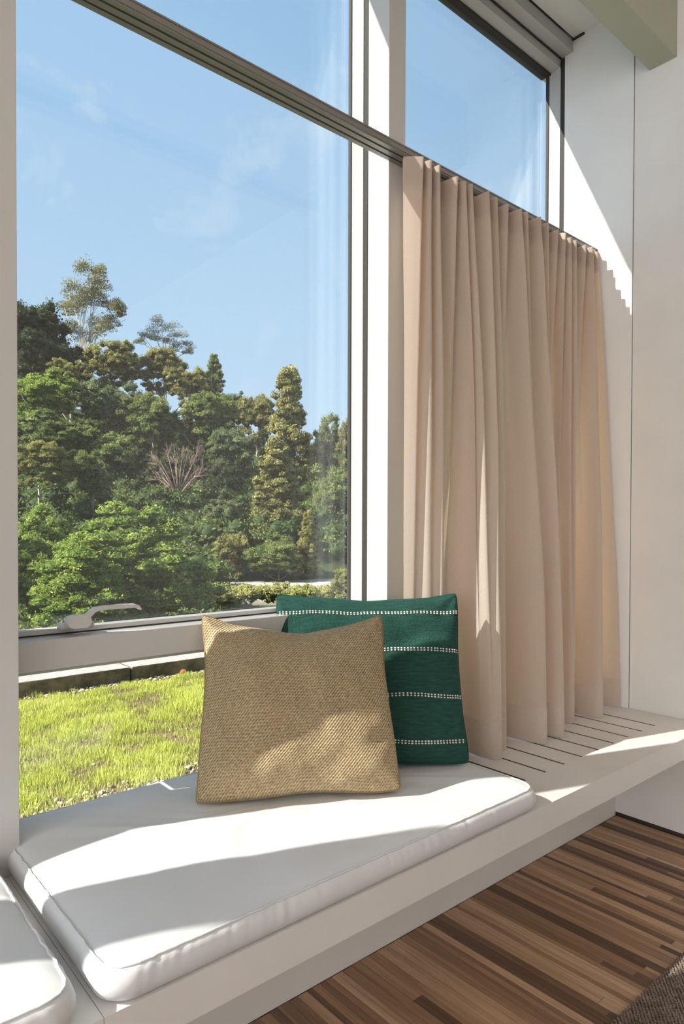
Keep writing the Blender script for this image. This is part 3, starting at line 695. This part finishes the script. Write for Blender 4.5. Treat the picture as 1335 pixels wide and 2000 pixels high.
# grass: every blade is a bent tapered strip
rs = np.random.RandomState(11)
def blades(n, x0, x1, y0, y1, h0, h1):
    x = rs.uniform(x0, x1, n); y = rs.uniform(y0, y1, n)
    pn = np.array([noise.noise((a * 3.1, b * 3.1, 0)) for a, b in zip(x, y)]); pf = np.array([noise.noise((a * 11, b * 11, 5)) for a, b in zip(x, y)])
    keep = rs.rand(n) < np.clip(0.75 + 0.9 * pf + 0.5 * pn, 0.12, 1) * np.clip((y - 1.70) / 0.15 + 0.05 + pf * 0.5, 0.03, 1) * np.clip((2.93 - y) / 0.08 - 0.1 + pf, 0.02, 1)
    x, y, pn, pf = x[keep], y[keep], pn[keep], pf[keep]; n = len(x)
    h = rs.uniform(h0, h1, n) * (0.8 + 0.5 * np.clip(pf + pn * 0.7, -0.7, 0.8)); wd = rs.uniform(0.0011, 0.0022, n)
    a = rs.uniform(0, 2 * np.pi, n); ln = rs.uniform(0.05, 0.55, n) * h; b = rs.uniform(0, 2 * np.pi, n)
    px, py = np.cos(a) * wd / 2, np.sin(a) * wd / 2; lx, ly = np.cos(b) * ln, np.sin(b) * ln
    z = np.full(n, GZ)
    v = np.stack([np.stack([x - px, y - py, z], 1), np.stack([x + px, y + py, z], 1),
                  np.stack([x + px * 0.8 + lx * 0.3, y + py * 0.8 + ly * 0.3, z + h * 0.55], 1), np.stack([x - px * 0.8 + lx * 0.3, y - py * 0.8 + ly * 0.3, z + h * 0.55], 1),
                  np.stack([x + lx, y + ly, z + h], 1)], 1)
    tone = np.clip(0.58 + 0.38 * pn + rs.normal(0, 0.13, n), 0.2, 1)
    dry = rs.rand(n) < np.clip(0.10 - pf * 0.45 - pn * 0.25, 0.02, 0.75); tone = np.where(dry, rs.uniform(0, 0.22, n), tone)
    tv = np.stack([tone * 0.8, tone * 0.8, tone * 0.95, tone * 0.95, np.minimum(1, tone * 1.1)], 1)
    k = np.arange(n) * 5
    tri = np.stack([np.stack([k, k + 1, k + 2], 1), np.stack([k, k + 2, k + 3], 1), np.stack([k + 3, k + 2, k + 4], 1)], 1).reshape(-1, 3)
    return v.reshape(-1, 3), tri, tv.ravel()
parts = [blades(150000, 0.25, 1.85, 1.52, 2.955, 0.012, 0.032), blades(60000, -2.5, 0.25, 1.52, 2.955, 0.012, 0.032), blades(50000, 1.85, 4.5, 1.52, 2.955, 0.012, 0.032)]
vv, tt, to, off = [], [], [], 0
for v, t, a in parts: vv.append(v); tt.append(t + off); to.append(a); off += len(v)
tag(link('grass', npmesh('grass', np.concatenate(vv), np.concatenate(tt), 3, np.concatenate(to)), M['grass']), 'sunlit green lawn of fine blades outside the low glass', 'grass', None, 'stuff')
def pebbles(n, y0, y1, s0, s1, x0=-2.0, x1=4.2):
    x = rs.uniform(x0, x1, n); y = rs.uniform(y0, y1, n); s = rs.uniform(s0, s1, n)
    sc = np.stack([s * rs.uniform(0.8, 1.5, n), s, s * rs.uniform(0.5, 0.9, n)], 1)
    p = unit[None] * sc[:, None] * (1 + rs.normal(0, 0.08, (n, len(unit), 1)))
    a = rs.uniform(0, 6.28, n)[:, None]
    q = np.stack([p[..., 0] * np.cos(a) - p[..., 1] * np.sin(a) + x[:, None], p[..., 0] * np.sin(a) + p[..., 1] * np.cos(a) + y[:, None], p[..., 2] + GZ + 0.002 + rs.uniform(0, 0.004, n)[:, None]], -1)
    return q.reshape(-1, 3), (uf[None] + (np.arange(n) * len(unit))[:, None, None]).reshape(-1, 3), np.repeat(np.clip(rs.normal(0.38, 0.25, n), 0, 1), len(unit))
ps = [pebbles(6500, 1.502, 1.80, 0.003, 0.0075), pebbles(2600, 1.72, 2.9, 0.002, 0.0045), pebbles(1300, 2.90, 2.962, 0.004, 0.0085)]
vv, tt, to, off = [], [], [], 0
for v, t, a in ps: vv.append(v); tt.append(t + off); to.append(a); off += len(v)
tag(link('gravel', npmesh('gravel', np.concatenate(vv), np.concatenate(tt), 3, np.concatenate(to)), M['pebble']), 'strip of small brown gravel between the lawn and the glass', 'gravel', None, 'stuff')
# one dry leaf lying against the kerb
lv = []
for k in range(9):
    t = k / 8; wl = 0.013 * math.sin(math.pi * (t * 0.96 + 0.02)) ** 0.8
    for s in (-1, 0, 1): lv.append((t * 0.042 - 0.02, s * wl, 0.010 * t * t + 0.006 * abs(s) * math.sin(math.pi * t)))
lf = []
for k in range(8):
    for s in (0, 1): a = k * 3 + s; lf.append((a, a + 1, a + 4, a + 3))
dl = raw('dry_leaf', lv, lf, M['deadleaf'], None, True); dl.location = (1.505, 2.925, GZ + 0.012); dl.rotation_euler = (0.7, -0.2, 0.5)
sd = dl.modifiers.new('thick', 'SOLIDIFY'); sd.thickness = 0.0006
tag(dl, 'curled red brown dry leaf lying on gravel against the stone kerb', 'leaf')

# ------------------------------------------------------------------ wooded hillside
def hill_z(p):
    """height of the slope at a point, from its distance and its bearing"""
    d = p.x * fw.x + p.y * fw.y; s = (p.x * rt.x + p.y * rt.y) / max(d, 1)
    px = max(-300, min(1300, 667.5 + F * s))
    slope = 0.385 - (px - 60) / 585 * 0.16
    z = -6.2 + slope * max(0, min(d, 128) - 46) - 0.05 * max(0, d - 128)
    return z + noise.noise((p.x * 0.06, p.y * 0.06, 0)) * 1.2
V, Fc = [], []
gn, gm = 60, 60
for i in range(gn + 1):
    for j in range(gm + 1):
        d = 8 + 190 * (i / gn); s = -1.1 + 1.9 * j / gm
        p = Vector((fw.x, fw.y, 0)).normalized() * d + Vector((rt.x, rt.y, 0)).normalized() * (s * (d + 10)); V.append((p.x, p.y, hill_z(p)))
for i in range(gn):
    for j in range(gm): a = i * (gm + 1) + j; Fc.append((a, a + 1, a + gm + 2, a + gm + 1))
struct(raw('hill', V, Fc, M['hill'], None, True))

rs = np.random.RandomState(21)
def clumps_to_leaves(cl, per, leaf, flat=0.0, droop=0.0, tone_sd=0.16):
    """cl: list of (centre, radius, tone). Leaves are small folded diamonds on the outside of every clump"""
    c = np.array([k[0] for k in cl]); r = np.array([k[1] for k in cl]); tn = np.array([k[2] for k in cl])
    n = len(cl) * per
    ci = np.repeat(np.arange(len(cl)), per)
    d = rs.normal(size=(n, 3)); d /= np.linalg.norm(d, axis=1)[:, None]; d[:, 2] = np.abs(d[:, 2]) * 0.4 + d[:, 2] * 0.6
    rad = r[ci] * rs.uniform(0.35, 1.08, n) ** 0.6
    sq = np.array([1, 1, 1 - flat])
    p = c[ci] + d * rad[:, None] * sq
    nn = d * 0.55 + rs.normal(size=(n, 3)) * 0.62; nn[:, 2] += 0.15; nn /= np.linalg.norm(nn, axis=1)[:, None]
    a = np.cross(nn, rs.normal(size=(n, 3))); a /= np.linalg.norm(a, axis=1)[:, None]; b = np.cross(nn, a)
    if droop: a = a * (1 - droop) + np.array([0, 0, -1]) * droop
    s = leaf * rs.uniform(0.6, 1.3, n)[:, None]
    v = np.stack([p - a * s, p + b * s * 0.55 + nn * s * 0.15, p + a * s, p - b * s * 0.55 + nn * s * 0.15], 1)
    t = np.clip(tn[ci] + rs.normal(0, tone_sd, n), 0, 1)
    return v.reshape(-1, 3), np.arange(n * 4).reshape(-1, 4), np.repeat(t, 4)
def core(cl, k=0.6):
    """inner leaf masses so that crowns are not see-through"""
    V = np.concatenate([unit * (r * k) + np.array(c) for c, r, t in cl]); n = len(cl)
    return V, (uf[None] + (np.arange(n) * len(unit))[:, None, None]).reshape(-1, 3), np.full(len(V), 0.02)  # lowest tone paints the shade inside the crown
def crown_mesh(name, cl, per, leaf, m, flat=0.0, droop=0.0, fill=0.6):
    v, q, t = clumps_to_leaves(cl, per, leaf, flat, droop)
    if fill:
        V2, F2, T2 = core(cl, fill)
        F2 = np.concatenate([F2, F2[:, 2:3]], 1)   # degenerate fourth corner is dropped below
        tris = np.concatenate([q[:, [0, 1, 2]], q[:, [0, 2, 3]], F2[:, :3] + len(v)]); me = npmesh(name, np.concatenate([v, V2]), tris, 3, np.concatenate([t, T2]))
    else: me = npmesh(name, v, q, 4, t)
    me.materials.append(m); return me
def ball_pts(n, rx, rz, cz, shell=0.55, bottom=-0.6):
    out = []
    while len(out) < n:
        d = rs.normal(size=3); d /= np.linalg.norm(d)
        if d[2] < bottom: continue
        k = rs.uniform(shell, 1.0); out.append((d[0] * rx * k, d[1] * rx * k, cz + d[2] * rz * k))
    return out
# crowns are modelled 1 unit high (base 0, top 1) and about 1 wide, then scaled per tree
def round_crown(m, seed, n=150, per=190, leaf=0.0115, lump=0.085, asym=0.2):
    global rs; rs = np.random.RandomState(seed)
    cl = []
    for k in range(5):     # a crown is a heap of several domes
        cx, cy = rs.uniform(-0.26, 0.26, 2); cz = rs.uniform(0.32, 0.62); rr = rs.uniform(0.20, 0.30)
        for p in ball_pts(n // 5, rr, rr * 0.95, cz, 0.6):
            cl.append(((p[0] + cx, p[1] + cy, min(0.93, p[2])), lump * rs.uniform(0.55, 1.15), rs.uniform(0.3, 0.7)))
    for p in ball_pts(n // 3, 0.36, 0.30, 0.30, 0.5, -0.9): cl.append((p, lump * rs.uniform(0.7, 1.2), rs.uniform(0.25, 0.55)))
    return crown_mesh('crown', cl, per, leaf, m, 0.08)
def cone_crown(m, seed, n=210, per=170, leaf=0.0098, lump=0.066):
    global rs; rs = np.random.RandomState(seed)
    cl = []
    for k in range(n):
        z = rs.uniform(0.02, 0.97) ** 0.9; R = 0.30 * (1 - z) ** 0.75 + 0.035
        R *= 0.8 + 0.3 * math.sin(z * 23 + seed) ** 2
        a = rs.uniform(0, 6.283); q = rs.uniform(0.55, 1.0)
        cl.append(((math.cos(a) * R * q, math.sin(a) * R * q, z), lump * rs.uniform(0.6, 1.1) * (1.15 - 0.5 * z), rs.uniform(0.3, 0.75)))
    for k in range(14): cl.append(((0, 0, k / 15), 0.17 * (1 - k / 15) + 0.03, 0.2))
    return crown_mesh('crown', cl, per, leaf, m, 0.15)
def airy_crown(m, seed, tufts, per=260, leaf=0.0105):
    global rs; rs = np.random.RandomState(seed)
    cl = []
    for (x, z, r) in tufts:
        r *= 1.3
        cy = rs.uniform(-0.2, 0.2)
        for p in ball_pts(9, r, r * 0.8, 0, 0.4, -0.8): cl.append(((x + p[0], cy + p[1], z + p[2]), r * rs.uniform(0.5, 0.85), rs.uniform(0.25, 0.75)))
    return crown_mesh('crown', cl, per // 2, leaf, m, 0.1, 0.25, 0.0)
def branchy(name, m, parent, base, h, crown_w, thick, seed, n=7, twigs=0):
    r = random.Random(seed); items = []
    p0 = Vector(base); tip = p0 + Vector((r.uniform(-0.04, 0.04) * h, r.uniform(-0.04, 0.04) * h, h * 0.72))
    mid = (p0 + tip) / 2 + Vector((r.uniform(-0.05, 0.05) * h, r.uniform(-0.05, 0.05) * h, 0))
    items.append(([p0, mid, tip], [thick, thick * 0.75, thick * 0.4]))
    for k in range(n):
        f = r.uniform(0.35, 0.95); s = p0.lerp(mid, f * 2) if f < 0.5 else mid.lerp(tip, f * 2 - 1)
        a = r.uniform(0, 6.28); l = crown_w * r.uniform(0.18, 0.34)
        e = s + Vector((math.cos(a) * l, math.sin(a) * l, l * r.uniform(0.4, 1.1)))
        mm = (s + e) / 2 + Vector((0, 0, -l * 0.12)); items.append(([s, mm, e], [thick * 0.42, thick * 0.28, thick * 0.1]))
        for j in range(twigs):
            s2 = mm.lerp(e, r.random()); l2 = l * r.uniform(0.3, 0.6); a2 = a + r.uniform(-1, 1)
            items.append(([s2, s2 + Vector((math.cos(a2) * l2, math.sin(a2) * l2, l2 * r.uniform(0.5, 1.5)))], [thick * 0.14, thick * 0.03]))
    return tubes(name, items, m, parent, 6)
CR = {'oak': [round_crown(M['leaf_oak'], 1, 330, 230, 0.0075, 0.052), round_crown(M['leaf_oak'], 2, 150, 190)],
      'mid': [round_crown(M['leaf_mid'], 3), round_crown(M['leaf_mid'], 4), round_crown(M['leaf_mid'], 5)],
      'blue': [round_crown(M['leaf_blue'], 6), round_crown(M['leaf_blue'], 7)],
      'olive': [round_crown(M['leaf_olive'], 8, 150, 180, 0.0110, 0.080), round_crown(M['leaf_olive'], 9, 150, 180, 0.0110, 0.080)],
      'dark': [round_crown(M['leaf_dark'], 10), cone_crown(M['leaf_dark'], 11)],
      'cone': [cone_crown(M['leaf_olive'], 12), cone_crown(M['leaf_olive'], 13), cone_crown(M['leaf_mid'], 14)],
      'yellow': [round_crown(M['leaf_yellow'], 15, 150, 180, 0.0100, 0.075)]}
GROUP = 'trees on the wooded hillside'
bearing = lambda px: Vector((fw.x, fw.y, 0)).normalized() + Vector((rt.x, rt.y, 0)).normalized() * ((px - 667.5) / F)
def tree(kind, var, px, yt, yb, wpx, d, label, name='broadleaf_tree', rot=0.0, bark='bark', cat='tree', group=GROUP, mesh=None):
    """a tree d metres away on the bearing px, crown between two heights (given as sight lines), wpx/F*d metres wide"""
    p = bearing(px) * d; g = hill_z(p)
    zt, zb = HC - (yt - CY) / F * d, HC - (yb - CY) / F * d
    wm = wpx / F * d
    g = min(g, zb - 0.3)
    root = empty(name, (p.x, p.y, g)); tag(root, label, cat, group); root.rotation_euler.z = rot
    me = mesh or CR[kind][var]
    o = link('crown', me, None, root); wk = {'cone': 0.72, 'dark': 0.85}.get(kind, 0.92)
    o.scale = (wm / wk, wm / wk, zt - zb); o.location = (0, 0, zb - g)
    branchy('trunk', M[bark], root, (0, 0, -0.4), (zb - g) + 0.55 * (zt - zb), wm, max(0.10, 0.022 * (zt - g)), int(px * 7 + yt), 6)
    return root
T = tree
# skyline, far
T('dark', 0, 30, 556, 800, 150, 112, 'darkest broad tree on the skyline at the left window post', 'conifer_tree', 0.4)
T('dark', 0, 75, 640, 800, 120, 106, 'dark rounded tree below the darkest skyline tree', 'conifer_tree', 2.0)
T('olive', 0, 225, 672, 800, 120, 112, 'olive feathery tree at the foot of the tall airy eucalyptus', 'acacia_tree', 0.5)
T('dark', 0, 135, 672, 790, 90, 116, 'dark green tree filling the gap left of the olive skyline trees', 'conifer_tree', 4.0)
T('olive', 1, 320, 684, 800, 115, 114, 'olive feathery tree directly under the small eucalyptus', 'acacia_tree', 1.4)
T('olive', 0, 368, 722, 820, 85, 108, 'light olive dome between the small eucalyptus and the dark spire', 'acacia_tree', 2.4)
T('cone', 2, 418, 713, 830, 68, 108, 'small dark spire rising from the middle of the skyline', 'conifer_tree', 0.7)
T('blue', 0, 455, 770, 880, 80, 108, 'bluish tree in the lowest dip of the skyline', 'broadleaf_tree', 0.2)
T('olive', 1, 497, 764, 900, 78, 102, 'olive skyline tree just left of the tallest right spire', 'acacia_tree', 3.4)
T('cone', 0, 562, 735, 1010, 150, 92, 'tallest conical tree on the right, its tip on the skyline', 'conifer_tree', 1.2)
T('mid', 2, 640, 806, 960, 90, 92, 'skyline tree behind the pale reflection at the right window edge', 'broadleaf_tree', 5.0)
T('olive', 1, 686, 800, 980, 70, 90, 'olive skyline tree touching the white window post', 'acacia_tree', 4.4)
# middle slope
T('oak', 1, 85, 716, 850, 170, 88, 'bright green tree against the dark skyline tree on the left', 'broadleaf_tree', 0.3)
T('olive', 0, 138, 708, 800, 70, 95, 'small olive tree between the bright green tree and the eucalyptus foot', 'acacia_tree', 5.2)
T('blue', 1, 215, 742, 880, 110, 90, 'grey green tree under the tall eucalyptus, topped by a blunt point', 'broadleaf_tree', 1.0)
T('mid', 0, 300, 762, 900, 130, 88, 'mid green tree below the small eucalyptus, in a leafy wall', 'broadleaf_tree', 2.2)
T('mid', 1, 400, 768, 900, 130, 88, 'mid green tree straight above the bare twiggy tree', 'broadleaf_tree', 0.1)
T('blue', 0, 452, 830, 980, 100, 82, 'bluish green tree to the right above the bare twiggy tree', 'broadleaf_tree', 3.3)
T('mid', 2, 95, 806, 920, 150, 78, 'shaded green tree above the yellow willow bush', 'broadleaf_tree', 4.1)
T('mid', 0, 225, 838, 980, 130, 80, 'mid green tree above the small tree beside the willow bush', 'broadleaf_tree', 1.9)
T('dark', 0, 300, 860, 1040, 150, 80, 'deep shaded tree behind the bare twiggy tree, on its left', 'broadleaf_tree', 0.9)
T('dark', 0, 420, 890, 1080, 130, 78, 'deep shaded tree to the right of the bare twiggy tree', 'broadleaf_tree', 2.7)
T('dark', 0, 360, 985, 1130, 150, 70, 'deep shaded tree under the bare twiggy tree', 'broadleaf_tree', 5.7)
T('yellow', 0, 82, 858, 985, 125, 62, 'yellow green willow bush above the nearest oak on the left', 'willow_bush', 0.6, 'bark', 'bush')
T('mid', 1, 182, 888, 1000, 90, 64, 'small fresh green tree just right of the yellow willow bush', 'broadleaf_tree', 3.9)
T('blue', 1, 440, 975, 1080, 95, 66, 'grey green bush left of the yellowish conical tree', 'broadleaf_tree', 5.1)
T('cone', 1, 540, 872, 1090, 150, 66, 'yellowish conical tree in front of the tallest right spire', 'conifer_tree', 2.0)
T('mid', 1, 640, 900, 1090, 110, 74, 'green tree behind the pale reflection, below the skyline', 'broadleaf_tree', 0.8)
T('olive', 0, 450, 1040, 1160, 80, 56, 'pale olive bush right of the nearest oak', 'acacia_tree', 2.9)
T('mid', 2, 545, 1045, 1155, 125, 56, 'dark green round tree at the foot of the yellowish conical tree', 'broadleaf_tree', 1.6)
T('cone', 0, 602, 1015, 1150, 66, 58, 'small conical tree right of the dark green round tree', 'conifer_tree', 0.4)
T('yellow', 0, 668, 1115, 1190, 56, 40, 'sunny yellow green bush low beside the white window post', 'willow_bush', 2.2, 'bark', 'bush')
# nearest oaks
T('oak', 0, 225, 955, 1290, 400, 38, 'nearest bright green oak with pale branches, lower left of the view', 'oak_tree', 0.2)
T('oak', 0, 60, 965, 1240, 220, 43, 'bright green oak behind the left window post, left of the nearest oak', 'oak_tree', 2.6)
# eucalyptus: open crowns of separate tufts on pale stems
def eucalyptus(px, yt, yb, wpx, d, tufts, label, seed):
    p = bearing(px) * d; g = hill_z(p); zt, zb = HC - (yt - CY) / F * d, HC - (yb - CY) / F * d; wm = wpx / F * d; g = min(g, zb - 1)
    root = empty('eucalyptus_tree', (p.x, p.y, g)); tag(root, label, 'tree', GROUP)
    root.rotation_euler.z = math.atan2(rt.y, rt.x)
    me = airy_crown(M['leaf_euc'], seed, tufts)
    o = link('crown', me, None, root); o.scale = (wm, wm, zt - zb); o.location = (0, 0, zb - g)
    items = []; hh = zt - zb
    r = random.Random(seed)
    trunks = [Vector((r.uniform(-0.12, 0.12) * wm, r.uniform(-0.5, 0.5), 0)) for _ in range(3)]
    b0 = Vector((0, 0, -0.3))
    for k, (x, z, rad) in enumerate(tufts):
        t = trunks[k % 3]; knee = Vector((t.x + x * wm * 0.35, t.y, zb - g + hh * z * 0.35)); e = Vector((x * wm, 0, zb - g + hh * z))
        items.append(([b0 + t * 0.3, t + Vector((0, 0, (zb - g) * 0.7)), knee, e], [0.20, 0.13, 0.08, 0.03]))
    tubes('trunk', items, M['palebark'], root, 6)
eucalyptus(178, 540, 700, 150, 124, [(-0.02, 0.90, 0.10), (0.10, 0.93, 0.07), (0.18, 0.78, 0.10), (0.04, 0.80, 0.09), (-0.28, 0.62, 0.10), (-0.16, 0.68, 0.10), (-0.34, 0.48, 0.08), (-0.20, 0.44, 0.11), (-0.04, 0.52, 0.11), (0.12, 0.55, 0.09), (0.30, 0.50, 0.08), (0.42, 0.42, 0.06), (0.46, 0.34, 0.05), (0.25, 0.32, 0.08), (0.05, 0.28, 0.12), (0.20, 0.20, 0.10), (-0.22, 0.22, 0.09), (-0.38, 0.25, 0.06), (-0.08, 0.14, 0.12), (0.02, 0.66, 0.07)],
           'tall airy eucalyptus standing clear of the skyline', 31)
eucalyptus(318, 644, 728, 108, 128, [(-0.02, 0.88, 0.12), (0.14, 0.80, 0.11), (-0.18, 0.72, 0.12), (-0.36, 0.58, 0.10), (-0.44, 0.50, 0.07), (0.28, 0.60, 0.11), (0.40, 0.40, 0.09), (0.46, 0.24, 0.07), (0.05, 0.55, 0.09), (-0.10, 0.48, 0.09), (0.22, 0.35, 0.09)],
           'small umbrella shaped eucalyptus right of the tall one', 33)
# bare, twiggy tree
p = bearing(348) * 72; g = hill_z(p); zb = HC - (985 - CY) / F * 72; g = min(g, zb)
bt = empty('bare_tree', (p.x, p.y, zb - 0.6)); tag(bt, 'leafless reddish brown twiggy tree in the dark middle of the slope', 'tree', GROUP)
r = random.Random(5); items = []; rtx = Vector((rt.x, rt.y, 0)).normalized()
for k in range(15):
    a = math.radians(-62 + 9.2 * k + r.uniform(-5, 5)); l = r.uniform(4.2, 6.0) * (0.85 if abs(a) > 0.8 else 1)
    e = rtx * math.sin(a + 0.12) * l * 0.62 + Vector((0, 0, math.cos(a) * l)) + Vector((fw.x, fw.y, 0)) * r.uniform(-1.2, 1.2)
    s = Vector((0, 0, 0.2)); mm = e * 0.5 + Vector((0, 0, 0.25)); items.append(([s, mm, e], [0.10, 0.06, 0.018]))
    for j in range(9):
        f = r.uniform(0.35, 1); s2 = mm.lerp(e, f * 1.0) if f > 0.5 else s.lerp(mm, f * 2); a2 = a + r.uniform(-0.7, 0.7); l2 = r.uniform(0.7, 1.7)
        e2 = s2 + rtx * math.sin(a2) * l2 * 0.8 + Vector((0, 0, math.cos(a2) * l2)) + Vector((fw.x, fw.y, 0)) * r.uniform(-0.4, 0.4); items.append(([s2, e2], [0.028, 0.010]))
        for q in range(2):
            s3 = s2.lerp(e2, r.uniform(0.3, 0.9)); a3 = a2 + r.uniform(-0.8, 0.8); l3 = l2 * 0.5; items.append(([s3, s3 + rtx * math.sin(a3) * l3 + Vector((0, 0, math.cos(a3) * l3))], [0.016, 0.008]))
tubes('branches', items, M['twig'], bt, 5)
# the leafy mass between the trees, which nobody could count
rs = np.random.RandomState(77)
cl = []
for k in range(1500):
    d = rs.uniform(50, 122); px = rs.uniform(-60, 760); p = bearing(px) * d
    if d < 62 and px > 430: continue
    cl.append(((p.x, p.y, hill_z(p) + rs.uniform(0.5, 3.0)), rs.uniform(0.9, 1.9), rs.uniform(0.05, 0.4)))  # dark tones paint the deep shade between the trees
for k in range(900):
    d = rs.uniform(30, 52); p = bearing(rs.uniform(-250, 430)) * d
    cl.append(((p.x, p.y, hill_z(p) + rs.uniform(-0.2, 0.5)), rs.uniform(0.6, 1.1), rs.uniform(0.15, 0.6)))
tag(link('undergrowth', crown_mesh('undergrowth', cl, 160, 0.18, M['leaf_mid'], 0.2), None), 'dense green undergrowth covering the slope between the trees', 'undergrowth', None, 'stuff')
# pale track and scrub at the foot of the hill, by the lower right of the view
V, Fc = [], []
for i in range(13):
    px = 430 + 25 * i; d0, d1 = 50.0, 57.5 + 1.2 * math.sin(i)
    for d in (d0, (d0 + d1) / 2, d1):
        p = bearing(px) * d; V.append((p.x, p.y, HC - (1166 - 0.02 * (px - 520) - (d - 50) * 1.9 - CY) / F * d))
for i in range(12):
    for j in range(2): a = i * 3 + j; Fc.append((a, a + 1, a + 4, a + 3))
pth = struct(raw('path', V, Fc, M['sand'], None, True)); sd = pth.modifiers.new('bank', 'SOLIDIFY'); sd.thickness = 2.5; sd.offset = -1 if False else 1
cl = []
for k in range(150):
    px = rs.uniform(400, 700); d = rs.uniform(42, 49.5); p = bearing(px) * d
    zt = HC - (1172 - 12 * rs.rand() - CY) / F * d
    for q in range(2): cl.append(((p.x, p.y, zt - rs.uniform(0.1, 0.9)), rs.uniform(0.25, 0.5), rs.uniform(0.5, 0.9)))
tag(link('scrub', crown_mesh('scrub', cl, 120, 0.07, M['leaf_yellow'], 0.2), None), 'low pale scrub along the sandy track at the foot of the hill', 'undergrowth', None, 'stuff')
